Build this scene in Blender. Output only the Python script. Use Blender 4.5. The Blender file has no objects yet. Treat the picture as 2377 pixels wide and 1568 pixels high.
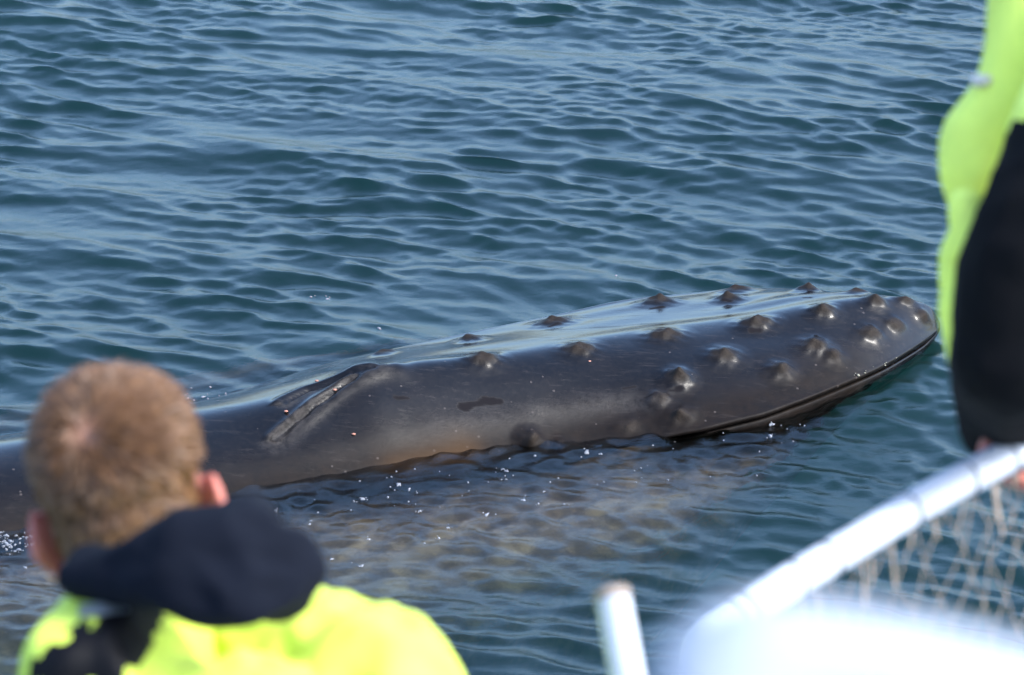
import bpy, bmesh, math, random
import numpy as np
from mathutils import Vector, Matrix, noise

random.seed(7); rng = np.random.default_rng(11)
sc = bpy.context.scene
COL = sc.collection
R = math.radians

# ------------------------------------------------------------------ camera
PITCH = R(20); CAMZ = 5.0
cd = bpy.data.cameras.new('camera'); cam = bpy.data.objects.new('camera', cd); COL.objects.link(cam)
cam.location = (0, 0, CAMZ); cam.rotation_euler = (R(90) - PITCH, 0, 0)
cd.sensor_width = 36; cd.lens = 135; cd.clip_start = 0.1; cd.clip_end = 6000
cd.dof.use_dof = True; cd.dof.focus_distance = 14.2; cd.dof.aperture_fstop = 8.0
cd.dof.aperture_blades = 9
sc.camera = cam

# ------------------------------------------------------------------ sky and sun
SUN_AZ = R(110); SUN_EL = R(44)            # azimuth clockwise from +Y (straight ahead)
sun_dir = Vector((math.sin(SUN_AZ)*math.cos(SUN_EL), math.cos(SUN_AZ)*math.cos(SUN_EL), math.sin(SUN_EL)))
w = bpy.data.worlds.new('World'); sc.world = w; w.use_nodes = True
nt = w.node_tree; nt.nodes.clear()
sky = nt.nodes.new('ShaderNodeTexSky'); sky.sky_type = 'NISHITA'; sky.sun_disc = False
sky.sun_elevation = SUN_EL; sky.sun_rotation = SUN_AZ
sky.air_density = 1.0; sky.dust_density = 3.0; sky.ozone_density = 5.0
bg = nt.nodes.new('ShaderNodeBackground'); bg.inputs[1].default_value = 0.15
wo = nt.nodes.new('ShaderNodeOutputWorld')
tint = nt.nodes.new('ShaderNodeMix'); tint.data_type = 'RGBA'; tint.blend_type = 'MULTIPLY'; tint.inputs[0].default_value = 1
tint.inputs[7].default_value = (.955, 1.0, 1.015, 1)          # cool daylight balance of the photograph
nt.links.new(sky.outputs[0], tint.inputs[6]); nt.links.new(tint.outputs[2], bg.inputs[0]); nt.links.new(bg.outputs[0], wo.inputs[0])
sl = bpy.data.lights.new('sun', 'SUN'); so = bpy.data.objects.new('sun', sl); COL.objects.link(so)
sl.energy = 1.15; sl.angle = R(9); sl.color = (1.0, 0.96, 0.90)
so.rotation_euler = (-sun_dir).to_track_quat('-Z', 'Y').to_euler(); so.location = (5, -5, 20)
sc.view_settings.view_transform = 'Standard'; sc.view_settings.look = 'None'
sc.view_settings.exposure = 2.2; sc.view_settings.gamma = 1.0
sc.view_settings.use_curve_mapping = False
sc.cycles.use_denoising = True
sc.cycles.max_bounces = 8; sc.cycles.transparent_max_bounces = 8; sc.cycles.volume_bounces = 0
sc.cycles.caustics_reflective = False; sc.cycles.caustics_refractive = False
sc.cycles.sample_clamp_indirect = 4.0

# ------------------------------------------------------------------ measuring helpers
# (x, y) are read off the photograph on a 2377-wide grid and turned into metres in the scene
F = 3840.0; S = 2377/1024.0
FWD = Vector((0, math.cos(PITCH), -math.sin(PITCH))); UPV = Vector((0, math.sin(PITCH), math.cos(PITCH)))
EYE = Vector((0, 0, CAMZ))
def ray(x, y): return FWD + Vector((1, 0, 0))*((x - 1188.5)/S/F) + UPV*((784 - y)/S/F)
def at(x, y, z):
    d = ray(x, y); return EYE + d*((z - CAMZ)/d.z)
def at_d(x, y, d): return EYE + ray(x, y)*d

# ------------------------------------------------------------------ object helpers
def tag(o, label=None, cat=None, group=None, kind=None):
    for k, v in (('label', label), ('category', cat), ('group', group), ('kind', kind)):
        if v: o[k] = v
    return o
def empty(name, loc):
    o = bpy.data.objects.new(name, None); COL.objects.link(o); o.location = loc; return o
def link(name, me, m, parent=None, smooth=True):
    o = bpy.data.objects.new(name, me); COL.objects.link(o)
    if m: me.materials.append(m)
    if smooth: me.polygons.foreach_set('use_smooth', [True]*len(me.polygons))
    if parent:
        o.parent = parent; o.matrix_parent_inverse = Matrix.Translation(-Vector(parent.location))
    return o
def bm_obj(name, bm, m, parent=None, smooth=True):
    me = bpy.data.meshes.new(name); bm.to_mesh(me); bm.free(); me.update()
    return link(name, me, m, parent, smooth)
def grid_mesh(name, P, attrs=None, wrap=False):
    """P: (nu, nv, 3) array -> quad grid mesh built fast"""
    nu, nv = P.shape[:2]
    me = bpy.data.meshes.new(name)
    i = np.arange(nu*nv).reshape(nu, nv)
    if wrap: j = np.concatenate([i, i[:, :1]], 1)
    else: j = i
    q = np.stack([j[:-1, :-1], j[1:, :-1], j[1:, 1:], j[:-1, 1:]], -1).reshape(-1, 4)
    me.vertices.add(nu*nv); me.vertices.foreach_set('co', P.astype(np.float32).ravel())
    me.loops.add(q.size); me.loops.foreach_set('vertex_index', q.astype(np.int32).ravel())
    me.polygons.add(len(q)); me.polygons.foreach_set('loop_start', np.arange(0, q.size, 4, dtype=np.int32))
    for k, a in (attrs or {}).items():
        at_ = me.attributes.new(k, 'FLOAT', 'POINT'); at_.data.foreach_set('value', a.astype(np.float32).ravel())
    me.update(calc_edges=True); me.validate()
    return me

# ------------------------------------------------------------------ material helpers
class Mat:
    def __init__(s, name):
        s.m = bpy.data.materials.new(name); s.m.use_nodes = True; s.t = s.m.node_tree; s.t.nodes.clear()
        s.out = s.t.nodes.new('ShaderNodeOutputMaterial')
    def n(s, typ, **kw):
        nd = s.t.nodes.new(typ)
        for k, v in kw.items():
            if k.startswith('i_'): nd.inputs[k[2:].replace('_', ' ')].default_value = v
            else: setattr(nd, k, v)
        return nd
    def l(s, a, b): s.t.links.new(a, b)
    def noise(s, scale, detail=4, rough=.6, coord=None):
        nd = s.n('ShaderNodeTexNoise'); nd.inputs['Scale'].default_value = scale
        nd.inputs['Detail'].default_value = detail; nd.inputs['Roughness'].default_value = rough
        if coord: s.l(coord, nd.inputs['Vector'])
        return nd.outputs['Fac']
    def ramp(s, fac, stops):
        r = s.n('ShaderNodeValToRGB'); e = r.color_ramp.elements
        while len(e) < len(stops): e.new(0.5)
        for k, (p, c) in enumerate(stops):
            e[k].position = p; e[k].color = c if len(c) == 4 else (*c, 1)
        s.l(fac, r.inputs[0]); return r.outputs[0]
    def mix(s, fac, a, b, blend='MIX'):
        x = s.n('ShaderNodeMix', data_type='RGBA', blend_type=blend)
        for v, i in ((fac, x.inputs[0]), (a, x.inputs[6]), (b, x.inputs[7])):
            if hasattr(v, 'is_linked') or hasattr(v, 'links'): s.l(v, i)
            else: i.default_value = v if not isinstance(v, tuple) or len(v) == 4 else (*v, 1)
        return x.outputs[2]
    def math(s, op, a, b=None):
        x = s.n('ShaderNodeMath', operation=op)
        for v, i in ((a, x.inputs[0]), (b, x.inputs[1])):
            if v is None: continue
            if hasattr(v, 'links'): s.l(v, i)
            else: i.default_value = v
        return x.outputs[0]
    def bump(s, h, strength=.3, dist=.01, normal=None):
        b = s.n('ShaderNodeBump'); b.inputs['Strength'].default_value = strength; b.inputs['Distance'].default_value = dist
        s.l(h, b.inputs['Height'])
        if normal: s.l(normal, b.inputs['Normal'])
        return b.outputs[0]
    def attr(s, name): return s.n('ShaderNodeAttribute', attribute_name=name).outputs['Fac']
    def pos(s): return s.n('ShaderNodeNewGeometry').outputs['Position']
def simple(name, c, rough=.6, var=.15, scale=20, bump=0, bscale=60, spec=.5, **kw):
    """principled with noise-varied colour, roughness and fine relief"""
    M = Mat(name); p = M.n('ShaderNodeBsdfPrincipled'); co = M.pos()
    n1 = M.noise(scale, 5, .6, co)
    lo = tuple(max(0, x*(1 - var)) for x in c); hi = tuple(min(1, x*(1 + var)) for x in c)
    M.l(M.ramp(n1, [(.3, lo), (.7, hi)]), p.inputs['Base Color'])
    M.l(M.ramp(M.noise(scale*2.3, 3, .5, co), [(.3, (rough*.8,)*3), (.7, (min(1, rough*1.2),)*3)]), p.inputs['Roughness'])
    p.inputs['Specular IOR Level'].default_value = spec
    if bump: M.l(M.bump(M.noise(bscale, 6, .65, co), bump, .004), p.inputs['Normal'])
    for k, v in kw.items(): p.inputs[k.replace('_', ' ')].default_value = v
    M.l(p.outputs[0], M.out.inputs[0]); M.p = p
    return M

# ------------------------------------------------------------------ whale shape
YAW = R(23)
AX = np.array([math.cos(YAW), math.sin(YAW)]); LN = np.array([AX[1], -AX[0]])   # forward, lateral towards the boat
TIP = np.array(at(2168, 745, .10))
def tab(s, xs, ys):
    """smooth (monotone cubic) table lookup"""
    xs = np.array(xs, float); ys = np.array(ys, float); h = np.diff(xs); d = np.diff(ys)/h
    m = np.zeros(len(xs)); m[0] = d[0]; m[-1] = d[-1]
    for i in range(1, len(xs) - 1):
        m[i] = 0 if d[i-1]*d[i] <= 0 else 3*(h[i-1]+h[i])/((2*h[i]+h[i-1])/d[i-1] + (h[i]+2*h[i-1])/d[i])
    s = np.clip(s, xs[0], xs[-1]); i = np.clip(np.searchsorted(xs, s, 'right') - 1, 0, len(xs) - 2)
    t = (s - xs[i])/h[i]
    return ((2*t**3-3*t**2+1)*ys[i] + (t**3-2*t**2+t)*h[i]*m[i] + (-2*t**3+3*t**2)*ys[i+1] + (t**3-t**2)*h[i]*m[i+1])
sv = np.concatenate([[-.028, -.024, -.016, -.006], np.arange(.004, .1, .006), np.arange(.1, 4.2, .0085), np.arange(4.2, 9.5, .05)])
tip_f = np.clip((sv + .028)/.05, 0, 1)**.5
zm = tab(sv, [-.028, .0, .03, .11, .26, .48, .75, 1.12, 1.47, 1.85, 2.12, 2.28, 2.50, 2.86, 3.25, 3.64, 4.5, 5.5, 7, 9.5],
             [.085, .135, .166, .198, .226, .232, .217, .210, .207, .215, .232, .235, .185, .150, .14, .14, .13, .05, -.35, -1.0])
Wn = tab(sv, [-.028, 0, .05, .13, .25, .36, .60, .81, 1.0, 1.16, 1.30, 1.45, 1.7, 2.2, 3, 4, 5.5, 9.5],
             [.004, .045, .085, .140, .212, .273, .38, .45, .49, .49, .465, .43, .38, .37, .40, .43, .45, .35])
zn = tab(sv, [-.028, 0, .13, .36, .6, .81, 1.0, 1.16, 1.3, 1.45, 1.7, 2.2, 3, 4, 5.5, 9.5],
             [.08, .085, .078, .068, .062, .053, .041, .027, .009, -.018, -.035, -.04, -.04, -.04, -.1, -1.2])
Wf = tab(sv, [-.028, 0, .05, .13, .25, .45, .75, 1.0, 1.4, 1.8, 2.2, 2.6, 3, 4, 5.5, 9.5],
             [.004, .06, .13, .22, .335, .46, .52, .53, .50, .48, .46, .44, .44, .45, .45, .35])
zf = tab(sv, [-.028, 0, .13, .3, .6, 1.0, 1.4, 1.8, 2.2, 2.6, 3, 4, 5.5, 9.5],
             [.08, .085, .112, .138, .152, .150, .142, .132, .11, .05, .02, -.02, -.1, -1.2])
Wb = tab(sv, [-.028, 0, .2, .5, 1.0, 1.6, 2.4, 3.4, 5, 9.5], [.006, .02, .115, .28, .64, .98, 1.1, 1.15, 1.15, .5])
zb = tab(sv, [-.028, 0, .2, .5, 1.0, 1.6, 2.4, 4, 6, 9.5], [.06, .035, -.04, -.11, -.22, -.30, -.38, -.7, -1.0, -1.6])
zk = tab(sv, [-.028, 0, .2, .5, 1.0, 1.6, 2.4, 4, 6, 9.5], [.06, .025, -.07, -.17, -.42, -.95, -1.4, -2.0, -2.2, -2.3])
gv = tab(sv, [-.028, .0, .05, 1.3, 1.6, 1.8, 9.5], [.3, .6, 1, 1, .25, 0, 0])*1.0       # mouth groove depth
pn = tab(sv, [0, .5, 1.5, 2.2, 2.6, 9.5], [1.7, 1.45, 1.45, 1.5, 1.8, 1.9])
pf = tab(sv, [0, .3, .6, 1.5, 2.2, 2.6, 9.5], [1.9, 1.5, 1.2, 1.12, 1.15, 1.6, 1.9])
def side(W, zl, sg, pn):
    z = lambda f: zl + (zm - zl)*(1 - f**pn)
    c = [(0*W, zm), (.3*W, z(.3)), (.6*W, z(.6)), (.82*W, z(.82)), (.95*W, z(.95)), (W, zl)]
    k = np.minimum(1, W/.12)
    gs = np.clip(gv*1.4, 0, 1)                        # 1 where there is a mouth, 0 on the plain flank behind it
    ex, ez = (Wb - W)*.35, (zb - zl)*(.42 - .2*np.clip(sv - .8, 0, 1))
    def lp(dx, dz, f): return (W + gs*dx*k + (1 - gs)*ex*f, zl + gs*dz*k + (1 - gs)*ez*f)
    c += [lp(-.004, -.014, .15), lp(-.026, -.020, .25), lp(-.024, -.026, .35), lp(-.006, -.033, .45), lp(-.008 - .030*np.clip(1 - sv/.9, 0, 1), -.085, .7), (W + ex, zl + ez), (W + (Wb-W)*.8, zl + (zb - zl)*(.75 - .2*np.clip(sv - .8, 0, 1))), (Wb, zb), (Wb*.75, zb + (zk - zb)*.65), (Wb*0, zk)]
    return [(np.asarray(a)*sg, np.asarray(b)) for a, b in c]
near = side(Wn, zn, 1, pn); far = side(Wf, zf, -1, pf)
ring = far[::-1][:-1] + near            # keel -> far -> ridge -> near -> keel
cw = np.stack([c[0] for c in ring], 1); cz = np.stack([c[1] for c in ring], 1)   # (ns, nc)
seg_n = [4, 5, 5, 5, 4, 4, 3, 3, 4, 5, 6, 10, 14, 16, 16, 16, 16, 16, 14, 10, 7, 5, 3, 3, 4, 8, 10, 8, 6, 4, 4]
seg_n = seg_n[:cw.shape[1]-1] if len(seg_n) >= cw.shape[1]-1 else seg_n + [4]*(cw.shape[1]-1-len(seg_n))
ups = np.concatenate([i + np.arange(n)/n for i, n in enumerate(seg_n)] + [[cw.shape[1]-1-1e-6]])
def catmull(c, u):
    i = np.clip(u.astype(int), 0, c.shape[1]-2); t = u - i
    g = lambda k: c[:, np.clip(k, 0, c.shape[1]-1)]
    p0, p1, p2, p3 = g(i-1), g(i), g(i+1), g(i+2)
    return .5*(2*p1 + (p2-p0)*t + (2*p0-5*p1+4*p2-p3)*t**2 + (3*p1-p0-3*p2+p3)*t**3)
W_ = catmull(cw, ups); Z_ = catmull(cz, ups)
W_ *= tip_f[:, None]
WP = np.empty(W_.shape + (3,))
WP[..., 0] = TIP[0] - sv[:, None]*AX[0] + W_*LN[0]
WP[..., 1] = TIP[1] - sv[:, None]*AX[1] + W_*LN[1]
WP[..., 2] = Z_
def grid_normals(P):
    du = np.gradient(P, axis=0); dv = np.gradient(P, axis=1); n = np.cross(dv, du)
    n /= np.linalg.norm(n, axis=-1, keepdims=True) + 1e-9; return n
def project(P):
    q = P - np.array(EYE); f = q @ np.array(FWD)
    return 1188.5 + S*F*q[..., 0]/f, 784 - S*F*(q @ np.array(UPV))/f
NRM = grid_normals(WP)
if NRM[200, WP.shape[1]//2, 2] < 0: NRM = -NRM
PX, PY = project(WP)
FACE = ((np.array(EYE) - WP)*NRM).sum(-1) > -.4
_m0 = (sv[:, None] < 4.2) & FACE & (WP[..., 2] > -.03)
def pick(x, y):
    d = np.where(_m0, (PX - x)**2 + (PY - y)**2, 1e12); k = np.unravel_index(np.argmin(d), d.shape); return WP[k]
SG = (sv[:, None] + 0*W_); WG = W_
def sw(p): q = p[:2] - TIP[:2]; return -(q @ AX), q @ LN
TUB = [(1120, 838, .034, .052), (1345, 812, .034, .055), (1545, 782, .038, .055), (1755, 750, .040, .05), (1910, 722, .034, .046), (2030, 703, .026, .04),
       (890, 822, .02, .04), (1090, 788, .03, .05), (1285, 752, .034, .052), (1530, 704, .036, .052), (1690, 694, .036, .05), (1712, 672, .03, .05), (1875, 674, .034, .048), (1990, 680, .024, .04),
       (1680, 828, .036, .052), (1890, 803, .032, .046), (1935, 830, .03, .042), (2020, 774, .030, .042), (2075, 755, .024, .038), (2140, 735, .02, .034), (2102, 700, .02, .032),
       (1812, 862, .030, .044), (1572, 884, .034, .048), (1530, 930, .026, .048), (1578, 968, .030, .040), (1230, 1026, .032, .042), (1302, 1042, .024, .036), (1460, 990, .012, .04)]
disp = np.zeros_like(W_); tubA = np.zeros_like(W_)
for x, y, h, r in TUB:
    c = pick(x, y); d = WP - c
    da = (d[..., :2] @ AX)/(1.05 + .5*((x*3 + y*5) % 7)/7); dl2 = (d**2).sum(-1) - (d[..., :2] @ AX)**2
    dd = np.sqrt(da**2 + np.maximum(dl2, 0))/(r*1.08)
    prof = np.exp(-1.9*(np.sqrt(dd**2 + .065) - .255))*np.clip(1.6 - dd, 0, 1)**.5
    crk = 1 + .28*np.sin(SG*95 + x) * np.sin(WG*110 + y)
    disp += h*(.74 + .34*((x*7 + y*13) % 10)/10 + .45*(y > 860))*crk*np.where(dd < 1.6, prof, 0); tubA = np.maximum(tubA, np.exp(-(dd/.8)**4))
def poly_dist(pts, P, radius=None):
    """distance to, and fraction along, a polyline laid on the skin"""
    q = np.array([pick(*p) for p in pts]); best = np.full(P.shape[:2], 1e9); tt = np.zeros(P.shape[:2]); sd = np.zeros(P.shape[:2])
    L = len(q) - 1
    for i in range(L):
        a, b = q[i], q[i+1]; ab = b - a; t = np.clip(((P - a) @ ab)/(ab @ ab), 0, 1)
        v = P - (a + t[..., None]*ab); d = np.linalg.norm(v, axis=-1); m = d < best
        best = np.where(m, d, best); tt = np.where(m, (i + t)/L, tt); sd = np.where(m, np.sign(v[..., :2] @ LN), sd)
    return best, tt, sd
g = lambda d, r: np.exp(-(d/r)**2)
pale = np.zeros_like(W_)
# blowholes: raised guard, two slits that diverge backwards, swollen lips
d, t, s_ = poly_dist([(868, 858), (800, 893), (740, 935), (690, 975), (640, 1014)], WP)
disp += .011*g(d - .030, .026)*(s_ > 0)*np.sin(np.pi*np.clip(t*.9 + .12, 0, 1)) - .020*g(d + .004*np.sin(t*26), .0095)*np.sin(np.pi*np.clip(t, .04, .98))**.5 + .010*g(d - .024, .016)*(s_ < 0)*(t > .15)
pale = np.maximum(pale, g(d - .016, .016)*(t > .15)*np.clip(t*1.4, .25, 1)); pale = np.maximum(pale, .45*g(d - .035, .035)*(s_ > 0))
d, t, s_ = poly_dist([(846, 864), (780, 884), (715, 906), (660, 935)], WP)
disp += -.020*g(d, .010)*np.sin(np.pi*np.clip(t, .04, .98))**.5 + .010*g(d - .03, .02)*(s_ < 0)
pale = np.maximum(pale, .75*g(d - .02, .022)*(s_ > 0)*(t > .1))
d, t, s_ = poly_dist([(915, 858), (868, 858), (835, 864)], WP); disp += .016*g(d, .05)
# shallow long creases and the step in front of the eye bulge
d, t, s_ = poly_dist([(1020, 985), (1180, 965), (1330, 945)], WP); pale = np.maximum(pale, .30*g(d, .05))
d, t, s_ = poly_dist([(1350, 940), (1450, 935), (1520, 930)], WP); pale = np.maximum(pale, .5*g(d, .045))
d, t, s_ = poly_dist([(1270, 965), (1400, 985), (1470, 985)], WP); disp -= .004*g(d, .05)
d, t, s_ = poly_dist([(930, 1095), (1010, 1075), (1075, 1050)], WP); gold = g(d, .075)
# low wandering undulation of the flesh
ang = rng.uniform(0, 6.28, 24); kk = rng.uniform(6, 26, 24); ph = rng.uniform(0, 6.28, 24)
und = sum(np.sin(k*(np.cos(a)*SG*.55 + np.sin(a)*WG*1.2) + p)/k for a, k, p in zip(ang, kk, ph))
disp += .0045*sum(np.sin(k*(np.cos(a)*SG*.25 + np.sin(a)*WG*1.6) + p)/k for a, k, p in zip(rng.uniform(.9, 2.2, 20), rng.uniform(12, 34, 20), rng.uniform(0, 6.28, 20)))*2.2*np.clip(1.4 - np.abs(SG - .9), 0, 1)*np.clip(SG/.3, 0, 1)
disp += .010*und*np.clip(SG/.3, 0, 1)*(1 - .7*np.exp(-((WG - Wn[:, None])/.08)**2))
WPD = WP + NRM*(disp*np.clip((SG + .01)/.06, 0, 1))[..., None]
lower = np.clip((WG/np.maximum(Wn, .05)[:, None] - .45)/.4, 0, 1)*np.clip((SG - .25)/.3, 0, 1)*np.clip((5.0 - SG)/1.5, 0, 1)
belly = np.clip((-.075 - WP[..., 2])/.07, 0, 1)*np.clip((SG - .9)/.6, 0, 1)
# dull matte patches on the wet skin
patch = np.zeros_like(W_)
for pts, r in [([(1072, 946), (1105, 936), (1135, 929), (1160, 930)], .017), ([(918, 924), (948, 925)], .009), ([(1742, 769), (1765, 768)], .011), ([(1680, 700), (1695, 699)], .009),
               ([(1510, 719), (1540, 714)], .009), ([(1555, 910), (1580, 904)], .010), ([(1445, 905), (1475, 900)], .006), ([(1866, 690), (1884, 690)], .007), ([(1500, 925), (1525, 920)], .006), ([(1080, 826), (1110, 820)], .010), ([(1276, 761), (1296, 757)], .009)]:
    d, t, s_ = poly_dist(pts, WP)
    wob = 1 + .25*np.sin(SG*60 + WG*37) + .12*np.sin(SG*143 - WG*90)
    patch = np.maximum(patch, 1/(1 + np.exp((d - r*wob)/.0014)))

# ------------------------------------------------------------------ sea surface
fx = np.arange(-3.4, 3.4, .0135); fy = np.arange(9.9, 21.5, .0145)
def grow(lim, start, step, sgn):
    o = []; v = start
    while abs(v) < lim: step *= 1.13; v += sgn*step; o.append(v)
    return np.array(o)
gx = np.concatenate([grow(2500, fx[0], .0135, -1)[::-1], fx, grow(2500, fx[-1], .0135, 1)])
gy = np.concatenate([grow(300, fy[0], .0145, -1)[::-1], fy, grow(3500, fy[-1], .0145, 1)])
X, Y = np.meshgrid(gx, gy, indexing='ij'); X = X.astype(np.float32); Y = Y.astype(np.float32)
cell = np.maximum(np.gradient(gx)[:, None], np.gradient(gy)[None, :]).astype(np.float32)
# whale-based coordinates
qs = -((X - TIP[0])*AX[0] + (Y - TIP[1])*AX[1]); qw = (X - TIP[0])*LN[0] + (Y - TIP[1])*LN[1]
sc_ = np.clip(qs, 0, 6.0)
halfw = np.where(qw > 0, np.interp(sc_, sv, Wn), np.interp(sc_, sv, Wf)).astype(np.float32)
dw = np.sqrt(np.maximum(np.abs(qw) - halfw, 0)**2 + (qs - sc_)**2).astype(np.float32)   # distance from the whale's waterline
calm = 1 - .62*np.exp(-(dw/.28)**2)
nearside = 1/(1 + np.exp(-(qw - halfw*.6)/.12))*np.exp(-(dw/1.1)**2)*np.clip((qs+.8)/.8, 0, 1)*np.clip((5.5-qs)/1, 0, 1)
H = np.zeros_like(X); DX = np.zeros_like(X); DY = np.zeros_like(X)
def train(n, lmin, lmax, dirdeg, spread, slope, mask, power=1.0, chop=.75):
    global H, DX, DY
    lam = np.exp(rng.uniform(np.log(lmin), np.log(lmax), n)); a0 = slope*lam**power/np.sqrt(n)
    a0 *= slope/np.sqrt(((a0*2*np.pi/lam)**2).sum()/2)
    for L, A in zip(lam, a0):
        th = R(dirdeg) + rng.normal(0, R(spread)); k = 2*np.pi/L; kx, ky = k*math.cos(th), k*math.sin(th)
        p = (kx*X + ky*Y + rng.uniform(0, 6.28)).astype(np.float32)
        fade = np.clip((L/cell - 3)/3, 0, 1)*mask*np.float32(A)
        c, s = np.cos(p), np.sin(p)
        H += c*fade; DX -= chop*math.cos(th)*s*fade; DY -= chop*math.sin(th)*s*fade
def patchy(scale, lo=.35, hi=1.0, n=14):
    z = np.zeros_like(X)
    for _ in range(n):
        th = rng.uniform(0, 6.28); k = 2*np.pi/(scale*rng.uniform(.6, 1.8)); z += np.sin(k*(math.cos(th)*X*.7 + math.sin(th)*Y) + rng.uniform(0, 6.28))
    z = z/np.sqrt(n/2); return (lo + (hi - lo)/(1 + np.exp(-1.6*z))).astype(np.float32)
right = (1/(1 + np.exp(-(X - .4)/.5))).astype(np.float32)
ncal = 1 - .45*nearside
train(46, .45, 1.5, 68, 16, .080, calm*(1 - .35*right)*ncal, 1.0, .95)
train(90, .11, .36, 65, 18, .19, calm*patchy(2.0, .25, 1.15)*(1 - .5*right)*ncal, 1.0, 1.0)
train(64, .10, .31, 45, 8, .21, calm*right*patchy(2.0, .35, 1.15)*ncal, 1.0, 1.0)
train(80, .05, .14, 68, 30, .14, calm*patchy(1.3, .0, 1.2), 1.0, .3)
train(60, .05, .15, 70, 75, .25, nearside*patchy(.5, .25), 1.0, .2)
train(40, .045, .12, 80, 60, .10, np.exp(-(dw/.45)**2)*patchy(.45, .05), 1.0, .2)
train(44, .09, .24, 90, 80, .19, np.exp(-(dw/.15)**2)*patchy(.4, .1), 1.0, .3)
train(16, 4, 30, 80, 30, .03, 1 - np.exp(-(dw/2.2)**2), 1.0, .3)
# ripples thrown off the skin, dying out over a hand's breadth
rp = np.zeros_like(X)
for L, A in ((.052, .0011), (.083, .0018), (.14, .0030)):
    rp += A*np.cos(2*np.pi*dw/L + 1.5*np.sin(qs*2.3) + rng.uniform(0, 6))*np.exp(-dw/.22)
H += rp*np.clip(1 - cell/.03, 0, 1)*patchy(.6, .1)
# rings that the snout sends out on the far side
rs_ = np.sqrt((X - TIP[0] + .25)**2 + ((Y - TIP[1])*1.0 - .05)**2)
ringm = np.exp(-rs_/1.5)*np.clip((-qw - .15)/.4, 0, 1)*np.clip((1.6 - qs)/1.2, 0, 1)*np.clip(1 - cell/.03, 0, 1)
for L, A in ((.105, .0034), (.16, .0055), (.23, .0065)): H += (A*np.cos(2*np.pi*rs_/L + 1.2*np.sin(2.1*np.arctan2(Y - TIP[1], X - TIP[0])*2) + rng.uniform(0, 6))*ringm).astype(np.float32)
# bow swell at the snout, the trough that the flank leaves
H -= .006*np.exp(-((dw - .02)/.16)**2)*np.exp(-((qs - .62)/.5)**4)*(qw > 0)
H += .008*np.exp(-(dw/.22)**2)*(1/(1 + np.exp(-qw/.08)))*np.clip(qs/.4, 0, 1)
H += .036*np.exp(-((dw - .08)/.20)**2)*np.exp(-(np.maximum(qs, 0)/.5)**2) - .004*np.exp(-(dw/.2)**2)
WX = X + DX; WY = Y + DY; WZ = H.copy()
def sea_z(x, y):
    i = np.clip(np.searchsorted(gx, x), 0, len(gx)-1); j = np.clip(np.searchsorted(gy, y), 0, len(gy)-1); return float(WZ[i, j])

M = Mat('sea_water')
co = M.pos()
n1 = M.noise(30, 5, .65, co); n2 = M.noise(85, 3, .55, co)
bmp = M.bump(n2, .20, .004, M.bump(n1, .20, .012))
fr = M.n('ShaderNodeFresnel'); fr.inputs['IOR'].default_value = 1.333; M.l(bmp, fr.inputs['Normal'])
gl = M.n('ShaderNodeBsdfGlossy'); gl.inputs['Roughness'].default_value = .015; M.l(bmp, gl.inputs['Normal'])
tr = M.n('ShaderNodeBsdfTransparent')
rf = M.n('ShaderNodeBsdfRefraction'); rf.inputs['IOR'].default_value = 1.333; rf.inputs['Roughness'].default_value = 0; M.l(bmp, rf.inputs['Normal'])
tm = M.n('ShaderNodeMixShader'); tm.inputs[0].default_value = .68; M.l(tr.outputs[0], tm.inputs[1]); M.l(rf.outputs[0], tm.inputs[2])
mx = M.n('ShaderNodeMixShader'); M.l(fr.outputs[0], mx.inputs[0]); M.l(tm.outputs[0], mx.inputs[1]); M.l(gl.outputs[0], mx.inputs[2])
M.l(mx.outputs[0], M.out.inputs['Surface'])
va = M.n('ShaderNodeVolumeAbsorption'); va.inputs['Color'].default_value = (.22, .70, .70, 1); va.inputs['Density'].default_value = 1.15
vs = M.n('ShaderNodeVolumeScatter'); vs.inputs['Color'].default_value = (.30, 1.0, .88, 1); vs.inputs['Density'].default_value = .17
ad = M.n('ShaderNodeAddShader'); M.l(va.outputs[0], ad.inputs[0]); M.l(vs.outputs[0], ad.inputs[1]); M.l(ad.outputs[0], M.out.inputs['Volume'])
sea_mat = M.m
sea = link('sea_water', grid_mesh('sea_water', np.stack([WX, WY, WZ], -1)), sea_mat)
tag(sea, kind='structure')
bm = bmesh.new()
gq = [-2400, -60, -20, -8, 0, 8, 20, 60, 2400]
vq = [[bm.verts.new((a, b + 20, -7 + .6*math.sin(a*.21 + b*.13))) for b in gq] for a in gq]
for i in range(8):
    for j in range(8): bm.faces.new((vq[i][j], vq[i+1][j], vq[i+1][j+1], vq[i][j+1]))
tag(bm_obj('water_floor', bm, simple('dark_water_floor', (.03, .035, .03), .9, .3, 1).m), kind='structure')  # unseen floor added to close the water volume so it scatters light

# ------------------------------------------------------------------ whale
M = Mat('whale_skin'); p = M.n('ShaderNodeBsdfPrincipled'); co = M.pos()
c0 = M.ramp(M.noise(5, 6, .65, co), [(.3, (.0018, .0016, .0018)), (.55, (.0032, .0026, .0025)), (.75, (.006, .0046, .0041))])
c1 = M.mix(M.ramp(M.noise(60, 4, .6, co), [(.45, (0, 0, 0)), (.75, (.5,)*3)]), c0, (.0095, .0076, .0068))
grn = M.ramp(M.noise(16, 7, .75, co), [(.35, (.1,)*3), (.62, (1,)*3)])
low = M.math('MULTIPLY', M.attr('lower'), grn)
c1 = M.mix(low, c1, (.0085, .0056, .0041))
vo = M.n('ShaderNodeTexVoronoi'); vo.inputs['Scale'].default_value = 26; vo.inputs['Randomness'].default_value = 1; M.l(co, vo.inputs['Vector'])
sepc = M.n('ShaderNodeSeparateColor'); M.l(vo.outputs['Color'], sepc.inputs[0])
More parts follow.
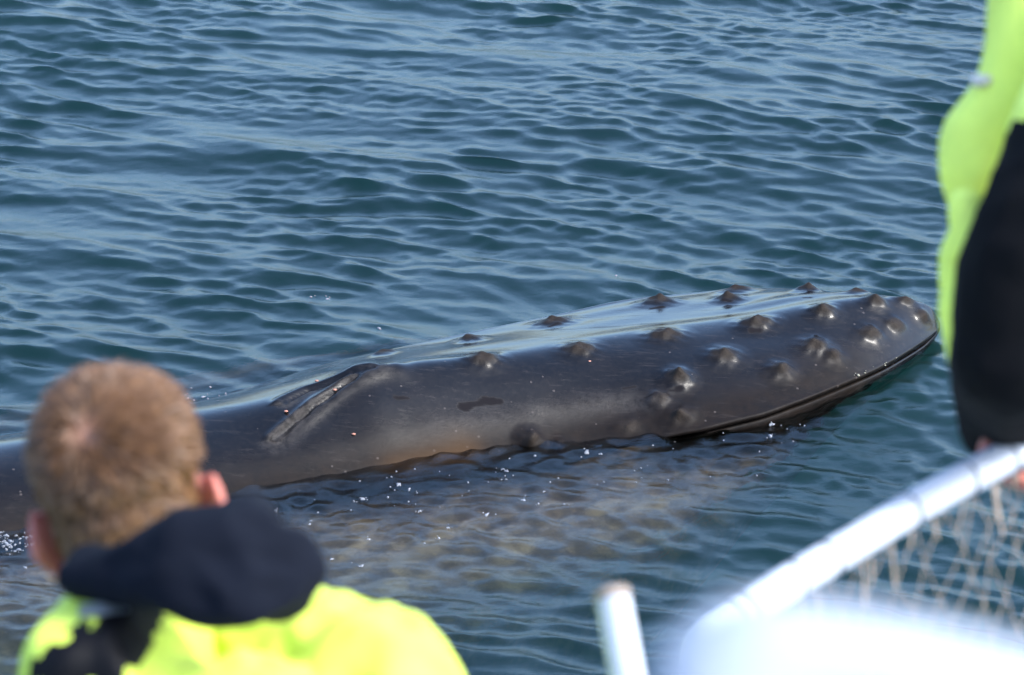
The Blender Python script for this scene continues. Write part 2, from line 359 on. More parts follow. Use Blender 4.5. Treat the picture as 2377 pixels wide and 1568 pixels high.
pit = M.math('MULTIPLY', M.math('LESS_THAN', vo.outputs['Distance'], .13), M.math('GREATER_THAN', sepc.outputs[0], .78))
c1 = M.mix(M.math('MULTIPLY', pit, .7), c1, (.055, .045, .040))
mp = M.n('ShaderNodeMapping'); mp.inputs['Rotation'].default_value = (0, 0, -YAW); mp.inputs['Scale'].default_value = (3, 26, 30); M.l(co, mp.inputs['Vector'])
scr = M.ramp(M.noise(2.2, 6, .75, mp.outputs[0]), [(.56, (0, 0, 0)), (.66, (.55,)*3)])
c1 = M.mix(M.math('MULTIPLY', scr, .6), c1, (.030, .024, .021))
c2 = M.mix(M.math('MULTIPLY', M.math('POWER', M.attr('tubercle'), 2.0), .75), c1, (.022, .0165, .0125))
pl = M.math('MULTIPLY', M.attr('pale'), M.ramp(M.noise(34, 5, .7, co), [(.35, (.1,)*3), (.6, (.9,)*3)]))
c3 = M.mix(pl, c2, (.042, .037, .034))
c4 = M.mix(M.math('MULTIPLY', M.attr('gold'), .7), c3, (.042, .019, .0045))
bel = M.ramp(M.noise(7, 6, .7, co), [(.35, (.10, .058, .038)), (.5, (.27, .165, .10)), (.62, (.62, .41, .235))])  # pale throat pigment, brightened to stand in for scattered light and golden caustics
c4 = M.mix(M.attr('belly'), c4, bel)
c5 = M.mix(M.attr('patch'), c4, (.010, .009, .010))
M.l(c5, p.inputs['Base Color'])
rgh = M.ramp(M.noise(1.3, 6, .65, mp.outputs[0]), [(.38, (.045,)*3), (.55, (.12,)*3), (.68, (.34,)*3)])
dull = M.math('MAXIMUM', M.math('MAXIMUM', M.math('MULTIPLY', M.attr('tubercle'), .8), M.math('MULTIPLY', M.attr('pale'), .9)), M.math('MULTIPLY', M.attr('lower'), .75))
rgh = M.mix(dull, rgh, (.70, .70, .70))
M.l(M.mix(M.attr('patch'), rgh, (.75, .75, .75)), p.inputs['Roughness'])
spz = M.n('ShaderNodeSeparateXYZ'); M.l(co, spz.inputs[0])        # skin under water has next to no gloss
wet = M.n('ShaderNodeMapRange'); M.l(spz.outputs[2], wet.inputs[0]); wet.inputs[1].default_value = -.05; wet.inputs[2].default_value = -.015
M.l(M.math('MULTIPLY', wet.outputs[0], M.math('SUBTRACT', .25, M.math('MULTIPLY', M.math('MAXIMUM', M.attr('patch'), M.math('MULTIPLY', dull, .9)), .24))), p.inputs['Specular IOR Level'])
b1 = M.bump(M.noise(45, 5, .6, co), .12, .004); b2 = M.bump(M.noise(240, 3, .6, co), .14, .0012, b1)
bt = M.n('ShaderNodeBump'); bt.inputs['Distance'].default_value = .006; M.l(M.noise(95, 5, .7, co), bt.inputs['Height'])
M.l(M.math('MULTIPLY', M.math('MAXIMUM', M.attr('tubercle'), M.attr('pale')), .55), bt.inputs['Strength']); M.l(b2, bt.inputs['Normal'])
M.l(bt.outputs[0], p.inputs['Normal']); M.l(p.outputs[0], M.out.inputs[0])
whale = link('humpback_whale', grid_mesh('humpback_whale', WPD[:, ::-1], dict(tubercle=tubA[:, ::-1], pale=pale[:, ::-1], patch=patch[:, ::-1], gold=gold[:, ::-1], belly=belly[:, ::-1], lower=lower[:, ::-1])), M.m)
tag(whale, 'dark wet humpback whale head with knobbly snout breaking the sea surface', 'whale')
barn = simple('barnacle_shell', (.34, .15, .10), .6, .2, 90).m
for x, y in [(860, 857), (666, 955), (823, 1010), (1368, 842), (735, 885), (778, 905)]:
    c = pick(x, y); bm = bmesh.new()
    bmesh.ops.create_icosphere(bm, subdivisions=2, radius=.0055)
    for v in bm.verts: v.co = Vector((v.co.x*random.uniform(1, 1.7), v.co.y, v.co.z*.7)) + Vector(c) + Vector((0, -.001, .0015))
    bm_obj('barnacle_glint', bm, barn, whale)
glint_mat = simple('lip_glint_bead', (.26, .235, .165), .3, .2, 90).m  # pale beads added along the lip in place of sun glints
for k in range(13):
    u = random.random(); x = 1972 + u*112 + random.uniform(-4, 4); y = 880 - u*48 + random.gauss(0, 4); c = pick(x, y); bm = bmesh.new()
    bmesh.ops.create_icosphere(bm, subdivisions=1, radius=random.uniform(.0015, .0042))
    for v in bm.verts: v.co = Vector((v.co.x*random.uniform(1, 2), v.co.y, v.co.z*.8)) + Vector(c) + Vector((.001, -.003, .002))
    bm_obj('barnacle_glint', bm, glint_mat, whale)

# ------------------------------------------------------------------ foam flecks
fm = simple('sea_foam', (.30, .31, .33), .5, .25, 150, .6, 300, Alpha=.62).m
bm = bmesh.new()
flecks = [(1362, 1048, 15), (1792, 985, 11), (1788, 1014, 10), (840, 1158, 17), (1130, 1196, 10), (1176, 1095, 11), (1215, 1162, 12), (1040, 1226, 9), (855, 1252, 8), (1019, 1247, 8), (975, 1186, 7),
          (840, 1314, 12), (760, 693, 9), (722, 690, 6), (880, 760, 9), (925, 1125, 12), (950, 1135, 7), (1430, 640, 5), (1168, 1090, 8), (770, 1300, 6), (1310, 1170, 6), (1250, 1168, 6), (985, 1262, 5), (60, 1318, 8), (640, 1185, 7)]
for _ in range(70):
    flecks.append((random.uniform(560, 1900), 0, random.uniform(1.2, 3.6)))
for _ in range(46):
    flecks.append((random.uniform(-20, 120), random.gauss(1256, 14), random.uniform(2, 11)))
for _ in range(40):
    flecks.append((random.uniform(430, 640), random.uniform(900, 960), random.uniform(1.5, 5)))
big = [f for f in flecks if f[2] > 5]; flecks = [f for f in flecks if f[2] <= 5]
for x, y, r0 in big:                       # a large fleck is a raft of small bubbles
    flecks.append((x, y, r0*.62))
    for _ in range(3):
        flecks.append((x + random.gauss(0, r0*.9), y + random.gauss(0, r0*.4), r0*random.uniform(.12, .28)))
for x, y, r in flecks:
    if y == 0: y = np.interp(x, [560, 960, 1500, 1900], [1165, 1085, 1025, 950]) + abs(random.gauss(12, 70))
    q = at(x, y, 0); z = sea_z(q.x, q.y); q = at(x, y, z); z = sea_z(q.x, q.y)
    rr = .75*r/(S*F/14.0)
    n = 10 if r > 5 else 7; ph = random.uniform(0, 6); ell = random.uniform(1.0, 1.9); rot = random.uniform(-.5, .5)
    ringv = []; top = []
    for k in range(n):
        a = 6.283*k/n; q1 = 1 + .33*math.sin(2*a + ph) + .22*math.sin(3*a + 2*ph) + random.uniform(-.15, .15)
        dx, dy = rr*q1*math.cos(a), rr*q1*math.sin(a)*1.35/ell*1.2
        dx, dy = dx*math.cos(rot) - dy*math.sin(rot), dx*math.sin(rot) + dy*math.cos(rot)
        ringv.append(bm.verts.new((q.x + dx, q.y + dy, sea_z(q.x + dx, q.y + dy) - .002)))
        top.append(bm.verts.new((q.x + dx*.7, q.y + dy*.7, z + .0012 + random.uniform(0, .001))))
    for k in range(n): bm.faces.new((ringv[k], ringv[(k+1) % n], top[(k+1) % n], top[k]))
    bm.faces.new(top)
foam = bm_obj('foam', bm, fm)
tag(foam, 'scattered white foam flecks floating on the water around the whale', 'foam', kind='stuff')

# ------------------------------------------------------------------ soft bodies and cloth
def ico(bm, r, sub=2): return bmesh.ops.create_icosphere(bm, subdivisions=sub, radius=r)['verts']
def cap(bm, p0, r0, p1, r1):
    b2 = bmesh.new()
    for p_, r_ in ((p0, r0), (p1, r1)):
        for v in ico(b2, r_): v.co = v.co + Vector(p_)
    h = bmesh.ops.convex_hull(b2, input=b2.verts[:])
    bmesh.ops.delete(b2, geom=[v for v in b2.verts if not v.link_faces], context='VERTS')
    me = bpy.data.meshes.new('tmp'); b2.to_mesh(me); b2.free(); bm.from_mesh(me); bpy.data.meshes.remove(me)
def chain(bm, pts):
    for (p0, r0), (p1, r1) in zip(pts[:-1], pts[1:]): cap(bm, p0, r0, p1, r1)
def ell(bm, c, rad, rot=None):
    m = Matrix.Translation(Vector(c)) @ (rot.to_4x4() if rot else Matrix()) @ Matrix.Diagonal((*rad, 1))
    b2 = bmesh.new(); ico(b2, 1, 3); b2.transform(m)
    me = bpy.data.meshes.new('tmp'); b2.to_mesh(me); b2.free(); bm.from_mesh(me); bpy.data.meshes.remove(me)
def fuse(bm, voxel, smooth=4, folds=None):
    """one continuous skin round overlapping volumes, then smoothed and creased"""
    me = bpy.data.meshes.new('tmp'); bm.to_mesh(me); bm.free()
    o = bpy.data.objects.new('tmp', me); COL.objects.link(o)
    md = o.modifiers.new('r', 'REMESH'); md.mode = 'VOXEL'; md.voxel_size = voxel
    if smooth:
        ms = o.modifiers.new('s', 'SMOOTH'); ms.iterations = smooth; ms.factor = .5
    dg = bpy.context.evaluated_depsgraph_get(); out = bpy.data.meshes.new_from_object(o.evaluated_get(dg))
    bpy.data.objects.remove(o); bpy.data.meshes.remove(me)
    if folds:
        amp, sx, sy, sz, seed = folds
        new = []
        for v in out.vertices:
            c = v.co; q = Vector((c.x*sx + seed, c.y*sy, c.z*sz))
            f = noise.fractal(q, 1.0, 2.0, 3); f2 = 1 - abs(noise.noise(q*1.7 + Vector((9, 3, 1))))*2
            new.append(c + v.normal*amp*(f*.8 + f2*.6))
        out.vertices.foreach_set('co', [x for c in new for x in c]); out.update()
    return out

def cloth(name, c, mask=None, c2=None, rough=.75, sheen=.0):
    M = Mat(name); p = M.n('ShaderNodeBsdfPrincipled'); co = M.pos()
    col = M.ramp(M.noise(14, 5, .6, co), [(.3, tuple(x*.88 for x in c)), (.7, tuple(min(1, x*1.08) for x in c))])
    if mask:
        col = M.mix(mask(M, co), col, c2)
    M.l(col, p.inputs['Base Color']); p.inputs['Roughness'].default_value = rough; p.inputs['Specular IOR Level'].default_value = .12
    p.inputs['Sheen Weight'].default_value = sheen
    M.l(M.bump(M.noise(420, 3, .6, co), .15, .001, M.bump(M.noise(30, 5, .6, co), .25, .006)), p.inputs['Normal'])
    M.l(p.outputs[0], M.out.inputs[0]); return M.m

HIVIS = (.56, .68, .09)
def skin_mat():
    M = Mat('skin'); p = M.n('ShaderNodeBsdfPrincipled'); co = M.pos()
    M.l(M.ramp(M.noise(40, 5, .6, co), [(.3, (.34, .095, .07)), (.7, (.43, .14, .10))]), p.inputs['Base Color'])
    p.inputs['Roughness'].default_value = .5; p.inputs['Subsurface Weight'].default_value = .35
    p.inputs['Subsurface Radius'].default_value = (.02, .006, .003); p.inputs['Subsurface Scale'].default_value = 1
    M.l(M.bump(M.noise(300, 3, .6, co), .1, .001), p.inputs['Normal']); M.l(p.outputs[0], M.out.inputs[0]); return M.m
SKIN = skin_mat()
def head_parts(bm, Mh):
    """cranium, jaw, face features and ears; local x right, y forward, z up"""
    def e(c, r, rot=None):
        r3 = Mh.to_3x3() @ rot if rot else Mh.to_3x3()
        ell(bm, Mh @ Vector(c), r, r3)
    e((0, -.012, .030), (.074, .092, .082)); e((.018, -.015, .045), (.050, .075, .062)); e((-.018, -.015, .045), (.050, .075, .062)); e((0, -.018, -.015), (.068, .078, .085)); e((0, .03, -.03), (.062, .07, .09))
    e((0, .035, -.085), (.048, .058, .035)); e((0, .085, -.108), (.022, .018, .016))           # jaw, chin
    e((0, .096, .012), (.058, .014, .013)); e((0, .112, -.022), (.013, .02, .030)); e((0, .118, -.040), (.017, .014, .011))  # brow, nose
    e((0, .096, -.068), (.026, .012, .007)); e((0, .094, -.080), (.022, .012, .008))                                         # lips
    for s in (-1, 1):
        e((s*.032, .084, -.008), (.014, .012, .011))                                                                          # eye lids
        r = Matrix.Rotation(s*R(28), 3, 'Z') @ Matrix.Rotation(R(-12), 3, 'X')
        e((s*.084, -.012, -.030), (.009, .020, .033), r); e((s*.092, -.026, -.024), (.007, .010, .030), r); e((s*.081, -.012, -.058), (.008, .010, .013), r)
def hand_parts(bm, wrist, palm, fingers):
    cap(bm, wrist, .026, palm, .034)
    for f in fingers: chain(bm, f)

# ---- watcher seen from behind
D = 3.75
hc = at_d(292, 1140, D)
Mh = Matrix.Translation(hc) @ (Matrix.Rotation(R(-13), 4, 'Y') @ Matrix.Rotation(R(-14), 4, 'X'))
root = empty('person', (hc.x + .05, hc.y - .1, 2.4))
tag(root, 'person with short light brown hair in yellow jacket with navy hood, seen from behind', 'person')
nk = at_d(335, 1330, D); bm = bmesh.new()
head_parts(bm, Mh)
cap(bm, Mh @ Vector((0, -.012, -.07)), .055, nk, .058)
chest = Vector((nk.x + .045, nk.y - .02, nk.z - .22)); hip = Vector((nk.x + .07, nk.y - .22, nk.z - .50))
ls = at_d(225, 1560, 3.44); rs = at_d(900, 1590, 3.56)
for s_ in (ls, rs): cap(bm, nk + Vector((0, 0, -.07)), .05, s_, .045)
cap(bm, nk + Vector((0, 0, -.08)), .09, chest, .12); cap(bm, chest, .12, hip, .125)
deck_z = 2.4
for s_, sg in ((ls, -1), (rs, 1)):
    el = s_ + Vector((sg*.05, .10, -.24)); wr = el + Vector((-sg*.06, .22, -.01))
    cap(bm, s_, .045, el, .038); cap(bm, el, .038, wr, .025)
    pm = wr + Vector((0, .07, 0)); fg = []
    for k in range(4):
        o = (k - 1.5)*.019*sg; ln = (.033, .04, .037, .028)[k]
        fg.append([(pm + Vector((o, .02, 0)), .0095), (pm + Vector((o, .02 + ln, -.008)), .009), (pm + Vector((o, .03 + ln, -.03)), .008)])
    fg.append([(wr + Vector((-sg*.025, .02, 0)), .011), (pm + Vector((-sg*.045, .0, -.006)), .010), (pm + Vector((-sg*.048, .03, -.018)), .009)])
    hand_parts(bm, wr, pm, fg)
    hj = hip + Vector((sg*.085, 0, -.06)); kn = Vector((hj.x, hj.y + .12, (hj.z + deck_z)/2 + .03)); an = Vector((hj.x, hj.y - .02, deck_z + .09))
    cap(bm, hj, .085, kn, .055); cap(bm, kn, .055, an, .04); cap(bm, an + Vector((0, -.02, -.04)), .045, an + Vector((0, .17, -.055)), .034)
body_me = fuse(bm, .0055, 3)
body = link('body', body_me, SKIN, root)
# hair: a close cap on the scalp plus several thousand short strands that turn round the crown
Mi = Mh.inverted(); hv = []; hf = []; crown = Vector((-.008, -.088, .070))
def on_scalp(q):     # q in head coordinates
    if q.z < -.115 or abs(q.x) > .0785: return False
    front = .07 - max(0, .05 - q.z)*1.0
    if q.z < .02 and abs(q.x) > .045 and q.y > -.022 - max(0, -.02 - q.z)*.25: return False
    if q.z < .055 and q.y > .045: return False
    return q.y < front + .02 and not (q.z < -.03 and abs(q.x) > .078)
loc = [Mi @ v.co for v in body_me.vertices]; nr = [(Mi.to_3x3() @ v.normal) for v in body_me.vertices]
keep = [(.0 + q.length) < .17 and on_scalp(q) for q in loc]
idx = {}
for f in body_me.polygons:
    if all(keep[i] for i in f.vertices):
        o_ = []
        for i in f.vertices:
            if i not in idx:
                q = loc[i]; lump = noise.noise(q*40)*.0010
                idx[i] = len(hv); hv.append(Mh @ (q + nr[i]*(.0045 + lump)))
            o_.append(idx[i])
        hf.append(o_)
kv = list(idx.keys())
for _ in range(22000):
    i = random.choice(kv); q = loc[i] + nr[i]*.003 + Vector((random.uniform(-.003, .003), random.uniform(-.003, .003), random.uniform(-.003, .003)))
    away = q - crown; d_ = away.length; nrm = nr[i]
    tang = away - nrm*away.dot(nrm); tang = tang.normalized() if tang.length > 1e-5 else Vector((0, 0, 1))
    swirl = nrm.cross(tang)
    top = max(0, min(1, (q.z + .02)/.09)); ln = .006 + .016*top + random.uniform(0, .005)
    dr = (nrm*(.22 + .5*top) + tang*.9 + swirl*.5*math.exp(-d_/.03) + Vector((random.gauss(0, .10), random.gauss(0, .10), random.gauss(0, .10)))).normalized()
    tuft = noise.noise_vector(q*26)*.40; dr = (dr + tuft).normalized()
    sd = dr.cross(Vector((random.gauss(0, 1), random.gauss(0, 1), random.gauss(0, 1)))).normalized()*.0007
    b = len(hv); mid = q + dr*ln*.55; tipv = q + (dr + tang*.35).normalized()*ln
    hv += [Mh @ (q - sd), Mh @ (q + sd), Mh @ (mid + sd*.8), Mh @ (mid - sd*.8), Mh @ tipv]
    hf += [(b, b+1, b+2, b+3), (b+3, b+2, b+4)]
me = bpy.data.meshes.new('hair'); me.from_pydata([tuple(v) for v in hv], [], hf); me.update()
M = Mat('hair'); p = M.n('ShaderNodeBsdfPrincipled'); co = M.pos()
M.l(M.ramp(M.noise(70, 5, .6, co), [(.3, (.075, .034, .014)), (.55, (.145, .068, .028)), (.75, (.25, .125, .053))]), p.inputs['Base Color'])
cr_w = Mh @ crown; vd = M.n('ShaderNodeVectorMath', operation='DISTANCE'); M.l(co, vd.inputs[0]); vd.inputs[1].default_value = cr_w   # scalp at the whorl, with the sunlit crown highlight painted in
prev_c = p.inputs['Base Color'].links[0].from_socket
M.l(M.mix(M.ramp(vd.outputs['Value'], [(.006, (.6,)*3), (.026, (0, 0, 0))]), prev_c, (.40, .20, .13)), p.inputs['Base Color'])
p.inputs['Roughness'].default_value = .5; M.l(p.outputs[0], M.out.inputs[0])
link('hair', me, M.m, root)
# jacket
bm = bmesh.new()
for s_ in (ls, rs): cap(bm, nk + Vector((.02, .0, -.075)), .075, s_, .068)
cap(bm, nk + Vector((.01, 0, -.075)), .085, chest, .15); cap(bm, chest, .15, hip, .16)
cap(bm, chest + Vector((-.09, 0, 0)), .11, chest + Vector((.09, 0, 0)), .11); cap(bm, ls + Vector((.04, -.01, -.08)), .09, rs + Vector((-.04, -.01, -.08)), .09)
for s_, sg in ((ls, -1), (rs, 1)):
    el = s_ + Vector((sg*.05, .10, -.24)); wr = el + Vector((-sg*.06, .22, -.01))
    cap(bm, s_, .068, el, .062); cap(bm, el, .062, wr, .042)
yc = at_d(325, 1462, 3.40)
def yoke(M, co):          # black panel behind the collar, drawn as an irregular shape on the back
    v = M.n('ShaderNodeVectorMath', operation='SUBTRACT'); M.l(co, v.inputs[0]); v.inputs[1].default_value = yc
    sp = M.n('ShaderNodeSeparateXYZ'); M.l(v.outputs[0], sp.inputs[0])
    a = M.math('MULTIPLY', sp.outputs[0], 1/.10); b = M.math('MULTIPLY', M.math('ADD', sp.outputs[2], M.math('MULTIPLY', sp.outputs[0], -.30)), 1/.026)
    d = M.math('ADD', M.math('MULTIPLY', a, a), M.math('MULTIPLY', b, b))
    d = M.math('ADD', d, M.math('MULTIPLY', M.math('SUBTRACT', M.noise(48, 3, .5, co), .5), 2.6))
    return M.math('LESS_THAN', d, 1.0)
jm = cloth('hi_vis_fabric', HIVIS, yoke, (.002, .002, .003), .6)
jk = link('jacket', fuse(bm, .009, 5, (.016, 13, 13, 5, 2.0)), jm, root)
dgj = bpy.context.evaluated_depsgraph_get(); dgj.update()
def on_jacket(x, y, lift=.004):
    d_ = ray(x, y).normalized(); ok, hit, nrm, _ = jk.ray_cast(jk.matrix_world.inverted() @ EYE, d_)
    return (jk.matrix_world @ hit) + nrm*lift if ok else None
bm = bmesh.new(); rows = []
for k in range(9):                                   # strip of reflective tape over the left shoulder
    x = 185 + k*13; a_, b_ = on_jacket(x, 1412 - k*1.0), on_jacket(x + 6, 1440 - k*1.5)
    if a_ and b_: rows.append((bm.verts.new(a_), bm.verts.new(b_)))
for p_, q_ in zip(rows, rows[1:]): bm.faces.new((p_[0], q_[0], q_[1], p_[1]))
if rows:
    ret = bmesh.ops.solidify(bm, geom=bm.faces[:], thickness=.0015)
    bm_obj('reflective_strip', bm, simple('reflective_tape', (.30, .33, .34), .35, .1, 120).m, root)
else: bm.free()
# navy hood lying on the shoulders
bm = bmesh.new(); dh = 3.40
chain(bm, [(at_d(168, 1352, dh + .04), .016), (at_d(260, 1340, dh + .02), .021), (at_d(350, 1308, dh), .032), (at_d(450, 1278, dh - .02), .040), (at_d(560, 1290, dh - .02), .043), (at_d(650, 1342, dh), .038)])
chain(bm, [(at_d(240, 1355, dh), .014), (at_d(400, 1345, dh - .03), .030), (at_d(560, 1368, dh - .04), .034), (at_d(640, 1375, dh - .01), .034)])
chain(bm, [(at_d(200, 1355, dh + .06), .012), (at_d(195, 1330, dh + .12), .016), (at_d(215, 1315, dh + .18), .020)])
chain(bm, [(at_d(560, 1225, dh + .03), .020), (at_d(600, 1215, dh + .08), .022), (at_d(560, 1225, dh + .16), .024)])
navy = cloth('navy_fleece', (.0032, .0046, .0092), rough=.95)
link('hood', fuse(bm, .006, 10, (.011, 10, 10, 17, 5.0)), navy, root)
# trousers and shoes
dark = cloth('dark_trouser', (.02, .022, .028))
bm = bmesh.new(); cap(bm, hip + Vector((0, 0, -.02)), .13, hip + Vector((0, 0, -.06)), .13)
for sg in (-1, 1):
    hj = hip + Vector((sg*.085, 0, -.06)); kn = Vector((hj.x, hj.y + .12, (hj.z + deck_z)/2 + .03)); an = Vector((hj.x, hj.y - .02, deck_z + .11))
    cap(bm, hj, .1, kn, .075); cap(bm, kn, .075, an, .062)
link('trousers', fuse(bm, .014, 4, (.006, 9, 9, 9, 1.0)), dark, root)
boot = simple('boot_rubber', (.02, .02, .02), .5).m
for sg in (-1, 1):
    hj = hip + Vector((sg*.085, 0, -.06)); an = Vector((hj.x, hj.y - .02, deck_z + .09)); bm = bmesh.new()
    cap(bm, an + Vector((0, -.02, -.03)), .056, an + Vector((0, .18, -.045)), .046); cap(bm, an + Vector((0, 0, .05)), .055, an + Vector((0, -.01, -.03)), .056)
    me = fuse(bm, .010, 3)
    for v in me.vertices: v.co.z = max(v.co.z, deck_z + .002)
    link('shoe', me, boot, root)

# ---- watcher at the right edge, gripping the rail
RZ = 3.47
rail_pts = [at(2620, 945, RZ), at(2500, 985, RZ), at(2377, 1042, RZ), at(2161, 1156, RZ), at(1980, 1265, RZ), at(1798, 1374, RZ), at(1685, 1443, RZ), at(1640, 1474, RZ), at(1612, 1520, RZ - .03), at(1606, 1640, RZ - .12)]
def rail_at(x):
    for a, b, xa, xb in zip(rail_pts, rail_pts[1:], (2620, 2500, 2377, 2161, 1980, 1798, 1685), (2500, 2377, 2161, 1980, 1798, 1685, 1640)):
        if xb <= x <= xa: return a.lerp(b, (xa - x)/(xa - xb))
dr_ = (rail_at(2300) - EYE).dot(FWD)
root2 = empty('person', (.86, 4.05, deck_z))
tag(root2, 'person in yellow jacket with black sleeve gripping the white rail at right edge', 'person')
# silhouette of the chest in profile (photo x, y, radius in m)
dT = 4.12
u = S*F/dT
torso = [(2296, -160, .06), (2293, -60, .06), (2288, 20, .06), (2280, 110, .06), (2268, 190, .05), (2240, 250, .045), (2174, 330, .045), (2170, 385, .045), (2188, 445, .035), (2236, 512, .015), (2186, 560, .02), (2172, 600, .03), (2178, 680, .04), (2174, 720, .045), (2186, 800, .045), (2204, 870, .03)]
tp = [(at_d(x + r*u, y, dT), r) for x, y, r in torso]
bm = bmesh.new(); chain(bm, tp)
back = [(at_d(x + r*u + 260, y + 10, dT + .05), .115) for x, y, r in torso if y < 720]; chain(bm, back)
sh = at_d(2640, 60, 3.98); elb = at_d(2470, 520, 3.90); wri = at_d(2350, 1020, dr_ + .085)
cap(bm, tp[1][0] + Vector((.12, 0, 0)), .08, sh, .085); cap(bm, sh, .085, at_d(2500, 320, 3.93), .075)
# flap of the jacket front beside the sleeve
chain(bm, [(at_d(2240, 480, 4.0), .022), (at_d(2255, 560, 3.99), .022), (at_d(2250, 590, 3.99), .024)])
hv2 = cloth('hi_vis_fabric_lit', (.74, .84, .15), None, None, .6)  # same fabric as the other jacket, lightened to stand in for sunlight
link('jacket', fuse(bm, .0085, 5, (.004, 8, 8, 7, 4.0)), hv2, root2)
bm = bmesh.new()
chain(bm, [(at_d(2520, 330, 3.93), .080), (elb, .090), (at_d(2395, 640, 3.89), .078), (at_d(2355, 820, 3.89), .067), (at_d(2340, 920, dr_ + .05), .058), (at_d(2345, 985, dr_ + .08), .056)])
link('sleeve', fuse(bm, .007, 3, (.004, 9, 9, 14, 8.0)), cloth('black_sleeve_fabric', (.0016, .0018, .0026), rough=.95), root2)
# metal tab on the chest
bm = bmesh.new(); c = at_d(2280, 188, dT - .03)
bmesh.ops.create_cube(bm, size=1); bmesh.ops.scale(bm, vec=(.022, .012, .012), verts=bm.verts)
bmesh.ops.bevel(bm, geom=bm.edges[:], offset=.002, segments=2, affect='EDGES'); bmesh.ops.translate(bm, vec=c + Vector((0, -.0, 0)), verts=bm.verts)
link_tab = bm_obj('zip_tab', bm, simple('tab_plastic', (.55, .5, .48), .4).m, root2)
# body
bm = bmesh.new()
hip2 = Vector((.84, 4.10, deck_z + .93)); nk2 = Vector(tp[0][0]) + Vector((.06, 0, .02)); nk2.z = max(nk2.z, 4.0)
Mh2 = Matrix.Translation(nk2 + Vector((-.05, 0, .20))) @ Matrix.Rotation(R(60), 4, 'Z') @ Matrix.Rotation(R(-15), 4, 'X')
head_parts(bm, Mh2); cap(bm, Mh2 @ Vector((0, -.012, -.07)), .06, nk2, .065)
cap(bm, nk2 + Vector((.05, 0, -.12)), .10, hip2, .13)
elc = elb.copy(); cap(bm, sh, .05, elc, .042); cap(bm, elc, .042, wri, .028)
rdir = (rail_at(2250) - rail_at(2350)).normalized()           # along the rail, leftwards
rc = rail_at(2405); rr_ = .0185; side_ = Vector((rdir.y, -rdir.x, 0)).normalized()
if side_.y < 0: side_ = -side_                                   # away from the camera
palm = rc + Vector((0, 0, .026)) + side_*.034
hand = []
for k in range(4):
    o = rdir*(.030 - k*.021) ; ln = (.9, 1, .97, .85)[k]; b = rc + o
    ring_ = [(b + side_*.030 + Vector((0, 0, .026)), .0105), (b + side_*.037 - Vector((0, 0, .006)), .0100), (b + side_*.020*ln - Vector((0, 0, .034)), .0095), (b - side_*.012*ln - Vector((0, 0, .036)), .0088)]
    hand.append(ring_)
hand.append([(palm + rdir*.034 - side_*.01, .012), (rc + rdir*.058 + side_*.022 + Vector((0, 0, .020)), .0105), (rc + rdir*.072 + side_*.020 + Vector((0, 0, .004)), .0095)])
cap(bm, palm + rdir*.024, .020, palm - rdir*.028, .020)
hand_parts(bm, wri, palm, hand)
for sg in (-1, 1):
    hj = hip2 + Vector((.0, sg*.09, -.06)); kn = Vector((hj.x - .03, hj.y, deck_z + .48)); an = Vector((hj.x + .02, hj.y, deck_z + .09))
    cap(bm, hj, .09, kn, .06); cap(bm, kn, .06, an, .045); cap(bm, an + Vector((.03, 0, -.04)), .045, an + Vector((-.17, 0, -.055)), .034)
arm2 = tp[1][0] + Vector((.1, .2, 0)); cap(bm, arm2, .05, arm2 + Vector((.0, .08, -.28)), .042); cap(bm, arm2 + Vector((.0, .08, -.28)), .042, arm2 + Vector((-.10, .15, -.45)), .03)
link('body', fuse(bm, .0055, 3), SKIN, root2)
bm = bmesh.new()
for sg in (-1, 1):
    hj = hip2 + Vector((.0, sg*.09, -.06)); kn = Vector((hj.x - .03, hj.y, deck_z + .48)); an = Vector((hj.x + .02, hj.y, deck_z + .11))
    cap(bm, hj + Vector((0, 0, .1)), .12, kn, .085); cap(bm, kn, .085, an, .068)
link('trousers', fuse(bm, .014, 4, (.006, 9, 9, 9, 3.0)), dark, root2)
for sg in (-1, 1):
    hj = hip2 + Vector((.0, sg*.09, -.06)); an = Vector((hj.x + .02, hj.y, deck_z + .09)); bm = bmesh.new()
    cap(bm, an + Vector((.03, 0, -.03)), .056, an + Vector((-.18, 0, -.045)), .046); cap(bm, an + Vector((0, 0, .05)), .056, an + Vector((.01, 0, -.03)), .056)
    me = fuse(bm, .010, 3)
    for v in me.vertices: v.co.z = max(v.co.z, deck_z + .002)
    link('shoe', me, boot, root2)
bm = bmesh.new()
ell(bm, Mh2 @ Vector((0, -.018, .045)), (.082, .096, .078), Mh2.to_3x3()); ell(bm, Mh2 @ Vector((0, -.05, -.01)), (.076, .062, .075), Mh2.to_3x3())
link('hair', fuse(bm, .006, 2, (.003, 60, 60, 60, 1.0)), simple('dark_hair', (.05, .03, .02), .6, .3, 80).m, root2)

